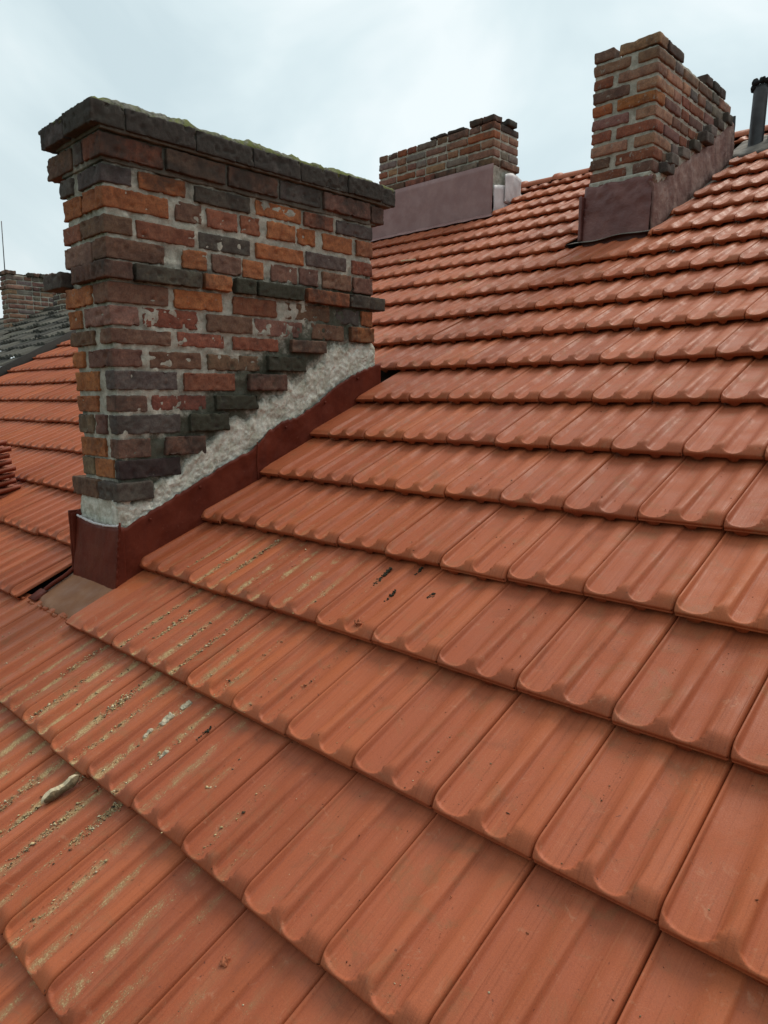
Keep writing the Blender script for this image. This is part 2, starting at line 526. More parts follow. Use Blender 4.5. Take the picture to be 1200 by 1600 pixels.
def tile(acc, c, r, lod, s0=0., s1=1., xoff=0., thick=.011, jit=1., plane=0., plain=False, rnd=None):
    S, V = ((S_HI, V_HI), (S_MD, V_MD), (S_LO, V_LO))[lod]
    S = S[(S > s0 + 1e-4) & (S < s1 - 1e-4)]
    S = np.r_[s0, S, s1]
    s, v = np.meshgrid(S, V, indexing='ij')
    h, m = tile_height(s, v)
    if plain:
        h = h * 0 + .008 * sstep(-.004, .034, v)
        m = m * 0
    if s0 > 0:                          # cut side is rounded over
        h = h - .012 * (1 - sstep(s0, s0 + .06, s))
    j = rng.normal(0, 1, 5)
    u = s * (TW - .0042)
    # rounded lower corners
    rl, rr_ = .004, .003
    us = u - s0 * TW
    ue = s1 * (TW - .0042) - u
    v0 = np.where(us < rl, rl - np.sqrt(np.maximum(rl ** 2 - (rl - us) ** 2, 0)), 0)
    v0 = v0 + np.where(ue < rr_, rr_ - np.sqrt(np.maximum(rr_ ** 2 - (rr_ - ue) ** 2, 0)), 0)
    vv = v + v0 * (1 - sstep(0, .06, v))
    n = TT_ * (1 - vv / TE) + h + plane + j[2] * .0012 * jit + (u - TW / 2) * j[3] * .007 * jit + vv * j[4] * .003 * jit
    X = c * TW + xoff + u + j[0] * .0009 * jit
    y = r * TE + vv + (j[1] * .0026 + (.006 if j[0] > 1.5 else 0) * -1) * jit
    P = roofp(X, y, n)
    nu, nv = s.shape
    dust = dust_map(c + s, r + v / TE) * (.18 + .82 * (np.exp(-((s - .2) / .075) ** 2) + np.exp(-((s - .65) / .06) ** 2)))
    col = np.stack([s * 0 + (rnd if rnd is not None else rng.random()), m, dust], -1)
    sd_ = rng.random() * 40
    aux = np.stack([s + sd_, v + sd_ * 3, s * 0 + sd_], -1)
    pts = [P.reshape(-1, 3)]; cols = [col.reshape(-1, 3)]; auxs = [aux.reshape(-1, 3)]
    F = [grid_faces(nu, nv)]
    base = nu * nv
    # lip profile, then the recessed underside that dips into the pans below
    _, mp_ = tile_height(S, S * 0 + .06)
    q0 = np.stack([X[:, 0], y[:, 0], n[:, 0]], -1)
    q0n = n[:, 0]
    bot = plane + TT_ * 1.0
    prof = [(0., -.0030), (0., -.0070), (.0026, -.0084), (0., -.0106), (0., -.0140), (.003, -.0155)] if lod == 0 else [(0., -.003), (0., -.0140), (.003, -.0155)]
    ref = bot + j[2] * .0012 * jit + (S * TW - TW / 2) * j[3] * .007 * jit
    prev = np.arange(nu) * nv
    bump = .0150 * np.maximum(np.exp(-((S - .185) / .075) ** 4), np.exp(-((S - .640) / .065) ** 4))
    lines = [(dy, ref + dn) for dy, dn in prof] + [(.0032, ref - .0157), (.0040, ref - .0157 - bump * .9), (.010, ref - .0157 - bump * 1.1), (.018, ref - .016 - bump * .1), (.055, ref - .016 - bump * .05)]
    for k, (dy, nn_) in enumerate(lines):
        L = roofp(X[:, 0], y[:, 0] + dy, nn_ + 0 * S)
        ids = base + np.arange(nu)
        pts.append(L)
        cols.append(col[:, 0] * np.array([1, 0, 0]))
        auxs.append(aux[:, 0] + np.array([0, -.01 * (k + 1), 0]))
        F.append(np.c_[ids[:-1], ids[1:], prev[1:], prev[:-1]])
        prev = ids
        base += nu
    # sides
    for side in (0, nu - 1):
        L = roofp(X[side], y[side], n[side] - thick)
        ids = base + np.arange(nv)
        top = side * nv + np.arange(nv)
        pts.append(L); cols.append(col[side] * np.array([1, 0, 0])); auxs.append(aux[side])
        f = np.c_[top[:-1], top[1:], ids[1:], ids[:-1]]
        F.append(f if side == 0 else f[:, ::-1])
        base += nv
    acc.add(np.concatenate(pts), np.concatenate(F), np.concatenate(cols), np.concatenate(auxs))

house = empty('house', (0, 0, -7), 'house with the large orange red clay tile roof that fills the foreground', 'house')
HZ = np.array([0, 0, -7.])
def hpart(acc, name, mat, parent=house, smooth=True):
    o = acc.build(name, mat, None, smooth)
    o.parent = parent
    if parent is house:
        o.location = (0, 0, 7)
    return o
roof = Acc()
camr = np.array(CAM)
VERGE = -35.55
for r in range(-5, 20):
    off = 0. if r < 8 else -.553
    cmax = 10
    for c in range(-37, cmax):
        cx = c + off
        if cx + 1 < VERGE + .3 or cx < VERGE - .6: continue
        s0, s1 = 0., 1.
        L0, L1 = cx, cx + 1
        cuts = []
        if r == 2: cuts.append((-9.74, -7.62))
        if 3 <= r <= 7: cuts.append((-9.72, (-7.72, -7.70, -7.66, -7.62, -7.55)[r - 3]))
        if 13 <= r <= 17: cuts.append((-7.05 + .07 * (r - 13), -4.66 + .02 * (r - 13)))
        if r == 18: cuts.append((-6.8, -2.7))
        if 17 <= r <= 18: cuts.append((-19.8, -13.22))
        skip = False
        for a, b in cuts:
            if L0 >= a and L1 <= b: skip = True
            elif L0 < b < L1 and L0 >= a: s0 = b - L0
            elif L0 < a < L1: s1 = a - L0
        if skip or s1 - s0 < .08: continue
        p = roofp(L0 * TW, (r + .4) * TE, 0)
        d = np.linalg.norm(p - camr)
        lod = 0 if d < 2.3 else (1 if d < 4.6 else 2)
        if cx > 3.5: lod = 2
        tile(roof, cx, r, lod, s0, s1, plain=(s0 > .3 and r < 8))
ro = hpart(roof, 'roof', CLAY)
# underlay, back slope, ridge
a = Acc()
YR = 5.80
def quad(acc, pts, col=(.5, .5, .5)):
    acc.add(pts, [[0, 1, 2, 3]], col)
quad(a, roofp(np.array([-8.1, 3, 3, -8.1]), np.array([-1.6, -1.6, 6.55, 6.55]), np.array([-.045] * 4)))
zr = YR * TT
quad(a, [(-8.15, YR, zr), (2.5, YR, zr), (2.5, YR + 6, zr - 6 * TT), (-8.15, YR + 6, zr - 6 * TT)])
u_ = hpart(a, 'roof_boarding', ROOFDARK)
a = Acc()
for (x0, x1, y0, y1) in ((-8.0, 2.4, -1.3, -1.1), (-8.0, 2.4, 11.5, 11.7), (-8.0, -7.8, -1.1, 11.5), (2.2, 2.4, -1.1, 11.5)):
    rbox(a, (x0, y0, -7), (x1, y1, -.75), cell=2, r=.01, amp=0)
hpart(a, 'wall', PLASTER)
# ridge tiles
def ridge_mesh():
    a = Acc()
    nu, nv = 15, 9
    th = np.linspace(-1.35, 1.35, nu)
    xs = np.array([0, .006, .05, .056, .2, .33, .37, .40, .425])
    rad = np.array([.118, .128, .128, .112, .108, .105, .105, .104, .104])
    P = np.zeros((nu, nv, 3))
    for i in range(nu):
        P[i, :, 0] = xs
        P[i, :, 1] = np.sin(th[i]) * rad
        P[i, :, 2] = np.cos(th[i]) * rad * .8
    m = P.reshape(-1, 3)
    f = grid_faces(nu, nv, True)
    inn = m * np.array([1, .86, .86])
    a.add(m, f, (.5, 0, 0), np.c_[m[:, 1] * 3, m[:, 0], m[:, 0] * 0])
    a.add(inn, f[:, ::-1], (.5, 0, 0))
    fr = np.array([(i * nv, (i + 1) * nv, (i + 1) * nv + len(m), i * nv + len(m)) for i in range(nu - 1)])
    a.add(np.r_[m, inn], fr[:, ::-1], (.5, 0, 0))
    return a
rt = None
k = 0
x = -8.1
while x < 2.4:
    if rt is None:
        rt = ridge_mesh().build('ridge_tile', CLAY)
        o = rt
    else:
        o = rt.copy()
        SC.collection.objects.link(o)
    o.parent = ro
    o.location = (x, YR + .01, zr - .018 + random.Random(k).uniform(-.004, .004))
    o.rotation_euler = (0, random.Random(k + 50).uniform(-.008, .008), 0)
    x += .375
    k += 1

# ------------------------------------------------------------------ neighbour's dark roof
nb = empty('house', (-12, 3, -7), 'neighbouring house with an old dark grey roof, at the left edge', 'house')
a = Acc()
NX1 = -8.22
def ntile(acc, X, r):
    S = np.linspace(0, 1, 9); V = np.array([0, .01, .03, .2, .34])
    s, v = np.meshgrid(S, V, indexing='ij')
    j = rng.normal(0, 1, 3)
    h = .030 * np.abs(np.sin(s * math.pi * 2)) ** .6 + .035 * (1 - v / .30) + .010 * j[0]
    P = roofp(X + s * .24, r * .30 + v + .008 * j[1], h + .06)
    sd_ = rng.random() * 30
    nu, nv = s.shape
    pts = P.reshape(-1, 3)
    low = roofp(X + S * .24, r * .30 + S * 0 + .008 * j[1], h[:, 0] + .025)
    aux = np.stack([s + sd_, v + sd_, s * 0], -1).reshape(-1, 3)
    b_ = nu * nv
    f2 = np.array([(b_ + i, b_ + i + 1, (i + 1) * nv, i * nv) for i in range(nu - 1)])
    acc.add(np.r_[pts, low], np.r_[grid_faces(nu, nv), f2], (rng.random(), 0, 0), np.r_[aux, aux[:nu]])
for r in range(2, 18):
    for i in range(34):
        ntile(a, NX1 - .24 * (i + 1), r)
nr = a.build('roof', SLATE)
nr.parent = nb; nr.location = (12, -3, 7)
a = Acc()
NYR = 18.2 * .30 * CT
nzr = NYR * TT + .05
rbox(a, (NX1 - 8.2, NYR - .12, nzr - .03), (NX1, NYR + .1, nzr + .05), cell=.08, r=.03, amp=.02, freq=7, col=(.6, 0, 0))
rbox(a, (NX1 - .03, .8, -.2), (NX1 + .03, .83, -.1), cell=.1)
quad(a, [(NX1 - 8.2, NYR, nzr), (NX1, NYR, nzr), (NX1, NYR + 5, nzr - 5 * TT), (NX1 - 8.2, NYR + 5, nzr - 5 * TT)], (.4, 0, 0))
o = a.build('ridge_cap', SLATE, None); o.parent = nb; o.location = (12, -3, 7)
a = Acc()
P = roofp(np.array([[NX1 + .0, NX1 + .0], [NX1 + .05, NX1 + .05]]), np.array([[.3, 5.45], [.3, 5.45]]), np.array([[.1, .1], [.1, .1]]))
sheet(a, P, .16, roofp(0, 0, 1.))
o = a.build('verge_board', flat('dark_board', (.03, .027, .024))); o.parent = nb; o.location = (12, -3, 7)
a = Acc()
rbox(a, (NX1 - 8.1, -.4, -7), (NX1 - .05, 9, .0), cell=3, r=.01, amp=0)
o = a.build('wall', PLASTER); o.parent = nb; o.location = (12, -3, 7)

# ------------------------------------------------------------------ bricks
TONE = {'O': (.41, .150, .062), 'R': (.29, .108, .064), 'V': (.28, .150, .108), 'B': (.205, .115, .078), 'T': (.38, .215, .135), 'Y': (.24, .195, .16),
        'D': (.130, .108, .090), 'M': (.070, .052, .042), 'G': (.23, .17, .11)}
def tone_of(k, q):
    c = np.array(TONE[k])
    return tuple(c * q.uniform(.82, 1.18) * np.array([1, q.uniform(.92, 1.08), q.uniform(.9, 1.1)]))
def face_bricks(acc, q, axis, fixed, out_dir, a0, a1, z0, z1, start, tones, cell, depth=.10, drop=0., aux=(0, 0, 0), proud=0., gap=.014):
    """one course of bricks along a face. axis 0: runs along X at Y=fixed, axis 1: runs along Y at X=fixed"""
    p = a0
    L = start
    while p < a1 - .03:
        e = min(p + L, a1)
        if a1 - e < .06: e = a1
        pr = q.uniform(-.003, .006) + proud
        gp = 0 if e >= a1 - 1e-6 else gap
        if q.random() >= drop:
            o0, o1 = sorted((fixed - out_dir * depth, fixed + out_dir * pr))
            lo = (p, o0, z0 + q.uniform(0, .004)) if axis == 0 else (o0, p, z0 + q.uniform(0, .004))
            hi = (e - gp, o1, z1 + q.uniform(-.004, .001)) if axis == 0 else (o1, e - gp, z1 + q.uniform(-.004, .001))
            rbox(acc, lo, hi, cell, .007, .0026, 30, q.randrange(999), tone_of(q.choice(tones), q), aux, .008, rotm('Z', q.uniform(-.012, .012)))
        p = e
        L = .25 if q.random() < .45 else .128
def core(acc, lo, hi, cell, amp, seed, aux=None, freq=28):
    rbox(acc, lo, hi, cell, .004, amp, freq, seed, (.5, .5, .5), aux)

# ---- large chimney
C1X, C1Y = -1.757, .828
C1L, C1E = -2.095, 2.212
XS = -.026
COURSES = [
(2.118,2.184,[(0.915,'D'),(0.915,1.203,'D'),(1.203,1.476,'D'),(1.476,1.731,'D'),(1.731,2.019,'D'),(2.019,2.255,'D'),(2.255,2.353,'D')],[(-1.917,),(-2.139,-1.934,'D')]),
(2.023,2.089,[(1.074,'R'),(1.08,1.346,'B'),(1.361,1.614,'B'),(1.628,1.868,'D'),(1.88,2.182,'B'),(2.191,2.282,'B')],[(-1.851,),(-1.933,-1.857,'D'),(-2.176,-1.95,'B')]),
(1.934,1.988,[(0.947,'D'),(0.97,1.17,'O'),(1.208,1.475,'D'),(1.505,1.759,'O'),(1.77,1.95,'R'),(1.967,2.211,'D')],[(-1.922,),(-2.084,-1.972,'D')]),
(1.848,1.914,[(1.094,'O'),(1.119,1.241,'B'),(1.259,1.41,'R'),(1.423,1.525,'R'),(1.559,1.719,'O'),(1.727,1.841,'O'),(1.88,2.074,'O'),(2.096,2.211,'R')],[(-1.90,),(-2.075,-1.91,'O')]),
(1.76,1.816,[(0.941,'B'),(0.952,1.204,'R'),(1.219,1.471,'D'),(1.498,1.766,'O'),(1.777,2.035,'D'),(2.069,2.211,'R')],[(-1.929,),(-2.092,-1.94,'R')]),
(1.671,1.738,[(1.068,'B'),(1.14,1.256,'O'),(1.275,1.419,'V'),(1.425,1.539,'O'),(1.577,1.729,'V'),(1.738,1.853,'B'),(1.876,2.063,'V'),(2.075,2.21,'V')],[(-1.84,),(-2.089,-1.849,'V')]),
(1.6,1.654,[(0.921,'B'),(0.928,1.215,'D'),(1.229,1.361,'O'),(1.377,1.482,'M'),(1.495,1.75,'M'),(1.769,2.032,'O'),(2.041,2.285,'D')],[(-1.99,),(-2.261,-2.085,'D')]),
(1.516,1.582,[(1.075,'B'),(1.095,1.32,'O'),(1.37,1.604,'R'),(1.647,1.926,'B'),(1.963,2.12,'D'),(2.13,2.209,'O')],[(-1.85,),(-2.099,-1.874,'O')]),
(1.434,1.498,[(0.947,'V'),(0.959,1.203,'R'),(1.239,1.469,'B'),(1.482,1.753,'V'),(1.804,2.013,'B'),(2.043,2.209,'O')],[(-1.942,),(-2.089,-1.977,'O')]),
(1.367,1.415,[(1.078,'B'),(1.103,1.325,'R'),(1.363,1.609,'R'),(1.672,1.882,'B')],[(-1.82,),(-2.078,-1.876,'B')]),
(1.281,1.339,[(0.953,'B'),(0.977,1.21,'B'),(1.237,1.504,'B'),(1.539,1.757,'M')],[(-1.934,),(-2.072,-1.974,'O')]),
(1.196,1.26,[(1.097,'D'),(1.12,1.369,'R'),(1.432,1.641,'B')],[(-1.80,),(-2.07,-1.858,'O')]),
(1.113,1.167,[(0.964,'B'),(0.978,1.226,'R'),(1.263,1.48,'M')],[(-1.806,),(-2.06,-1.882,'O')]),
(1.026,1.093,[(1.102,'D'),(1.134,1.326,'M')],[(-1.79,),(-1.911,-1.82,'B'),(-2.06,-1.934,'G')]),
(0.936,1.002,[(0.968,'B'),(1.02,1.208,'B')],[(-1.80,),(-2.05,-1.836,'O')]),
(0.855,0.921,[(1.093,'M')],[(-1.765,),(-1.943,-1.785,'O'),(-2.055,-1.955,'G')]),
(0.772,0.836,[(0.96,'D')],[(-1.88,),(-2.13,-1.905,'B')])]
PROUD = {0: .044, 1: .010, 6: .020, 16: .022}
PROUDX = {0: .034, 1: .016, 6: .020, 16: .018}
SLAB = [(0.78, 0.768), (0.958, 0.761), (0.962, 0.827), (1.092, 0.868), (1.112, 0.914), (1.209, 0.98), (1.263, 1.01), (1.33, 1.075), (1.471, 1.095), (1.484, 1.145), (1.636, 1.184), (1.648, 1.242), (1.759, 1.261), (1.76, 1.302), (1.881, 1.339), (1.882, 1.405), (2.021, 1.427), (2.215, 1.436)]
FLASHTOP = [(.75, .650), (.848, .677), (1.088, .790), (1.30, .885), (1.42, .930), (1.47, .965), (1.52, 1.010), (1.60, 1.050), (1.70, 1.075), (1.80, 1.125), (1.95, 1.225), (2.10, 1.290), (2.24, 1.331)]
c1 = empty('chimney', (-1.92, 1.5, .8), 'large mossy topped brick chimney in the foreground, above dark red flashing', 'chimney')
C1LOC = (-1.92, 1.5, .8)
def part(acc, name, mat, root, loc, smooth=True):
    o = acc.build(name, mat, None, smooth)
    o.parent = root
    o.location = tuple(-x for x in loc)
    return o
q = random.Random(11)
bk, cap, mo_ = Acc(), Acc(), Acc()
for i, (z0, z1, right, front) in enumerate(COURSES):
    acc = cap if i < 2 else bk
    pr = PROUD.get(i, 0); px_ = PROUDX.get(i, 0)
    dirt = .75 if i == 0 else .45 if i == 1 else .35 if i in (2, 6, 16) else .05
    if i >= 12: dirt = .25
    zl = z0 - .004 if i > 1 else z0 - .008
    z1 += .003
    def mk(lo, hi, k, dd, mo=0., sm=0.):
        rbox(acc, lo, hi, .0070, .0034, .0024, 85, q.randrange(999), tone_of(k, q), (dd, mo, sm), .013,
             rotm('Z', q.uniform(-.010, .010)) @ rotm('X', q.uniform(-.012, .012)))
    # corner brick
    yR, kR = right[0]
    xF = front[0][0] + XS
    p1 = pr + q.uniform(0, .005)
    mk((xF, C1Y - p1, zl), (C1X + p1 - pr + px_, yR - .006, z1), kR, dirt, .1 if i > 10 else 0, -.6 if i < 2 else .1)
    for (y0, y1, k) in right[1:]:
        p = px_ + q.uniform(-.004, .007)
        tooth = i >= 8 and (y0, y1, k) == right[-1] and i < 16
        if tooth: p += .016
        mossy = .85 if k == 'M' else .35 if i > 9 and y0 > 1.2 else 0.
        dz = q.uniform(-.003, .003)
        dd = dirt + (.35 if k == 'M' else .25 if tooth else 0)
        if i >= 8 and y1 < 1.5 and y1 > 1.2 and not tooth: dd += 0
        mk((C1X - .10, y0, zl + dz), (C1X + p, y1 - .004, z1 + dz), k, dd, mossy, -.6 if i < 2 else q.choice((-.2, 0, .3)))
    for (x0, x1, k) in front[1:]:
        p = pr * .8 + q.uniform(-.003, .006)
        mk((x0 + XS, C1Y - p, zl + q.uniform(-.003, .003)), (x1 + XS - .003, C1Y + .1, z1), k, dirt * .7, 0, -.6 if i < 2 else q.choice((-.1, .1, .35)))
    # faces away from the camera
    pz = pr if i < 2 else 0
    face_bricks(acc, q, 1, C1L + .0, -1, C1Y + .06, C1E + pz, zl, z1, q.choice((.25, .13)), 'RBDVO', .02, aux=(dirt, 0, .2), proud=pz)
    if z0 > C1E * TT:
        face_bricks(acc, q, 0, C1E, 1, C1L, C1X - .105, zl, z1, q.choice((.25, .13)), 'RBDVO', .02, aux=(dirt, 0, .2), proud=pz)
core(mo_, (C1L + .016, C1Y + .010, .36), (C1X - .006, C1E - .010, 2.02), .0085, .0062, 3, None, 34)
# soot and moss staining of the mortar follows its place on the stack
v = mo_.v[-1]
dz = np.clip((v[:, 2] - 1.9) / .15, 0, 1) * .6
low = np.clip((1.25 - v[:, 2]) / .35, 0, 1) * np.clip((v[:, 1] - 1.05) / .25, 0, 1)
band = np.exp(-((v[:, 2] - (v[:, 1] * .60 + .22 + .12)) / .14) ** 2)
band *= (v[:, 0] > C1X - .05)
mo_.d[-1] = np.c_[dz + band * .35 + (np.abs(v[:, 2] - 1.63) < .05) * .3, band * .9 + (np.abs(v[:, 2] - 1.66) < .03) * (v[:, 1] > 1.3) * .5, dz * 0]
core(mo_, (C1L + .0, C1Y - .0, 2.00), (C1X + .003, C1E + .02, 2.12), .014, .004, 8, (.7, 0, 0))
core(mo_, (C1L - .02, C1Y - .008, 2.10), (C1X + .026, C1E + .11, 2.19), .014, .004, 8, (.9, .1, 0))
part(bk, 'brickwork', BRICK, c1, C1LOC)
capo = part(cap, 'capping', BRICK, c1, C1LOC)
part(mo_, 'mortar', MORTAR, c1, C1LOC)
# mossy cement on top
a = Acc()
nu, nv = 130, 40
uu, vv = np.meshgrid(np.linspace(0, 1, nu), np.linspace(0, 1, nv), indexing='ij')
X = C1L - .055 + vv * (C1X + .028 - (C1L - .055)); Y = C1Y - .034 + uu * (2.348 - (C1Y - .034))
ed = np.minimum(np.minimum(X - (C1L - .055), C1X + .028 - X), np.minimum(Y - (C1Y - .034), 2.348 - Y))
pp = np.stack([X, Y, X * 0], -1).reshape(-1, 3)
nn = (vnoise(pp, 12, 1) * .005 + vnoise(pp, 42, 2) * .006 + vnoise(pp, 110, 3) * .005).reshape(X.shape)
hump = np.interp(Y, [.75, .95, 1.2, 1.38, 1.40, 1.48, 1.6, 1.9, 2.0, 2.36], [.014, .024, .024, .010, .004, .024, .018, .016, .018, .010])
Z = 2.193 + (hump + .001) * sstep(-.004, .034, ed) + nn * sstep(-.02, .03, ed) - .004 * (1 - sstep(0, .012, ed))
P = np.stack([X, Y, Z], -1)
sheet(a, P[:, ::-1], .02, (0, 0, 1))
a_ = Acc()
rbox(a, (C1L - .10, C1Y - .035, 2.176), (C1L - .02, C1Y + .07, 2.19), .01, .004, .003, 30, 4)
o = part(a, 'moss_crust', MOSS, c1, C1LOC)
o.parent = capo; o.location = (0, 0, 0)
# pale cement band along the slope
def band_sheet(acc, ys, zt, zb, xf, nr, seed, amp, axis=1):
    nu = len(ys)
    t = np.linspace(0, 1, nr)
    y, tt = np.meshgrid(ys, t, indexing='ij')
    z = zb[:, None] + (zt - zb)[:, None] * tt
    p = np.stack([y * 0, y, z], -1).reshape(-1, 3)
    n = (vnoise(p, 14, seed) * amp * .6 + vnoise(p, 45, seed + 1) * amp * .6 + vnoise(p, 120, seed + 2) * amp * .45).reshape(y.shape)
    edge = np.sqrt(np.clip(np.minimum(tt, 1 - tt) * 6, 0, 1))
    return y, z, n, edge
a = Acc()
ys = np.linspace(C1Y - .022, C1E + .004, 330)
p1d = np.stack([ys, ys * 0, ys * 0], -1)
zt = np.interp(ys, *zip(*SLAB)) + vnoise(p1d, 22, 4) * .014 + vnoise(p1d, 70, 5) * .007
zb = np.interp(ys, *zip(*FLASHTOP)) - .03
y, z, n, edge = band_sheet(a, ys, zt, zb, None, 40, 21, .0075)
X = C1X - .011 + edge * .016 + n * edge * .95
P = np.stack([X, y, z], -1)
sheet(a, P, .05, (1, 0, 0))
_t = np.tile(np.linspace(0, 1, 40), 330)
a.d[-1] = np.tile(np.c_[-.25 + .5 * sstep(.55, 1, _t), .5 * sstep(.7, 1, _t), _t * 0], (2, 1))
xs = np.linspace(C1L - .006, C1X + .004, 50)
y, z, n, edge = band_sheet(a, xs, np.full(50, .775), np.full(50, .60), None, 24, 31, .006)
P = np.stack([y, C1Y + .004 - edge * .014 + n * edge, z], -1)
sheet(a, P, .04, (0, -1, 0))
part(a, 'cement_band', RENDER, c1, C1LOC)
# flashing
fl = Acc()
ys = np.linspace(C1Y - .028, C1E + .035, 170)
p1d = np.stack([ys, ys * 0, ys * 0], -1)
zt = np.interp(ys, *zip(*FLASHTOP)) + vnoise(p1d, 60, 7) * .005
zb = ys * TT - .03
y, z, n, edge = band_sheet(fl, ys, zt, zb, None, 16, 41, .0022)
bul = .004 * np.exp(-((y - 1.5) / .12) ** 2) * vnoise(np.stack([y * 0, y, z], -1).reshape(-1, 3), 55, 3).reshape(y.shape)
P = np.stack([C1X + .020 + n + bul + .006 * (z < zb[:, None] + .03), y, z], -1)
sheet(fl, P, .003, (1, 0, 0))
xs = np.linspace(C1L - .016, C1X + .027, 36)
y, z, n, edge = band_sheet(fl, xs, .676 + .012 * np.sin(np.linspace(0, 3, 36)) * -1 + .006, np.full(36, .40), None, 12, 51, .0015)
P = np.stack([y, C1Y - .026 + n - (.70 - z) * .12, z], -1)
sheet(fl, P, .003, (0, -1, 0))
zz = np.linspace(.40, .672, 14)
tt_ = np.linspace(0, 1, 6)
zg, tg = np.meshgrid(zz, tt_, indexing='ij')
y0g = C1Y - .027 - (.70 - zg) * .12
P = np.stack([C1X + .024 + 0 * zg, y0g + (C1Y - .01 - y0g) * tg, zg], -1)
sheet(fl, P[:, ::-1], .004, (1, 0, 0))
# left flange, corner bead, left side, back saddle
rbox(fl, (C1L - .034, C1Y - .055, .425), (C1L - .024, C1Y + .0, .700), .012, .003, .0015, 30, 2)
rbox(fl, (C1L - .026, C1Y - .05, .425), (C1L - .014, C1Y - .026, .690), .012, .003, .001, 30, 3)
ysl = np.linspace(C1Y - .028, C1E + .02, 40)
P = np.stack([np.full((40, 4), C1L - .02), np.repeat(ysl[:, None], 4, 1), np.stack([ysl * TT - .04 + k * .1 for k in range(4)], 1)], -1)
sheet(fl, P[:, ::-1], .003, (-1, 0, 0))
def tube(acc, pts, r, n=8, col=(.5, .5, .5), aux=None, taper=None):
    pts = np.asarray(pts, float)
    m = len(pts)
    rad = np.full(m, r) if np.isscalar(r) else np.asarray(r)
    V = []
    for i in range(m):
        t = pts[min(i + 1, m - 1)] - pts[max(i - 1, 0)]
        t = t / np.linalg.norm(t)
        u = np.cross(t, [0, 0, 1]) if abs(t[2]) < .9 else np.cross(t, [1, 0, 0])
        u /= np.linalg.norm(u)
        w = np.cross(t, u)
        a_ = np.linspace(0, 2 * math.pi, n, endpoint=False)
        V.append(pts[i] + rad[i] * (np.cos(a_)[:, None] * u + np.sin(a_)[:, None] * w))
    V = np.concatenate(V)
    F = [[i * n + j, i * n + (j + 1) % n, (i + 1) * n + (j + 1) % n, (i + 1) * n + j] for i in range(m - 1) for j in range(n)]
    c0, c1_ = len(V), len(V) + 1
    V = np.r_[V, pts[:1], pts[-1:]]
    F += [[j, c0, (j + 1) % n, (j + 1) % n] for j in range(n)][::1]
    F = [f if len(set(f)) == 4 else [f[1], f[0], f[2], f[2]] for f in F]
    F += [[(m - 1) * n + j, (m - 1) * n + (j + 1) % n, c1_, c1_] for j in range(n)]
    acc.add(V, F, col, aux)
zz = np.linspace(.42, .69, 40)
rj = random.Random(5)
tube(fl, [(C1X + .024 + rj.uniform(-.002, .003), C1Y - .024 - (.7 - z_) * .12 + rj.uniform(-.002, .002), z_) for z_ in zz], [.0035 + rj.uniform(0, .003) for _ in zz])
tube(fl, [(C1X + .024, 1.455 + .002 * math.sin(t * 9), 1.455 * TT - .02 + t * .20) for t in np.linspace(0, 1, 14)], .0032)
for y_ in (.93, 1.16, 1.62, 1.86, 2.08):
    z_ = np.interp(y_, *zip(*FLASHTOP)) - .028
    rbox(fl, (C1X + .020, y_ - .006, z_ - .006), (C1X + .027, y_ + .006, z_ + .006), .004, .003, .001, 80, 3)
flo = part(fl, 'flashing', OXIDE, c1, C1LOC)
a = Acc()
rj = random.Random(6)
tube(a, [(x_, C1Y - .029 + rj.uniform(-.0015, .0015), .679 - .014 * math.sin((x_ - C1L) / .33 * 2.8) + rj.uniform(-.001, .001)) for x_ in np.linspace(C1L - .006, C1X + .016, 34)], [rj.uniform(.0035, .0065) for _ in range(34)], 8)
o = part(a, 'sealant_bead', WHITEM, c1, C1LOC); o.parent = flo; o.location = (0, 0, 0)
a = Acc()
yy = np.linspace(.615, C1Y - .012, 12)
xx = np.linspace(C1L - .03, C1X + .05, 16)
xg, yg = np.meshgrid(xx, yy, indexing='ij')
nn = vnoise(np.stack([xg, yg, xg * 0], -1).reshape(-1, 3), 9, 4).reshape(xg.shape) * .003
P = np.stack([xg, yg, yg * TT + .016 + nn - .012 * (yg < .63)], -1)
sheet(a, P, .003, (0, 0, 1))
o = part(a, 'apron', APRON, c1, C1LOC)
o.parent = flo; o.location = (0, 0, 0)
a = Acc()
tube(a, [(C1L - .03 + .002 * math.sin(i * 1.3), y_, y_ * TT + .030 + .002 * math.sin(i)) for i, y_ in enumerate(np.linspace(.655, C1Y - .03, 10))], .0085)
P = np.array([[(C1L - .10, .612, .612 * TT + .016), (C1L - .10, .665, .665 * TT + .016)], [(C1L - .02, .612, .612 * TT + .017), (C1L - .02, .665, .665 * TT + .019)]])
sheet(a, P, .003, (0, 0, 1))
o = part(a, 'folded_edge', OXIDE, c1, C1LOC)
o.parent = flo; o.location = (0, 0, 0)
# clay interlocks of the tile heads left open below the apron
rj = random.Random(3)
for i in range(10):
    X_ = -2.24 + i * .056 + rj.uniform(-.01, .01)
    p = roofp(X_, 2.055 * TE + rj.uniform(-.004, .004), .003)
    a = Acc()
    w_ = rj.uniform(.010, .022)
    rbox(a, p - np.array([w_, .005, .004]), p + np.array([w_, .005, .008]), .008, .002, .0015, 40, i, (.4, 0, .3), None, 0, rotm('Z', rj.uniform(-.15, .15)))
    hpart(a, 'tile_lug', CLAY)

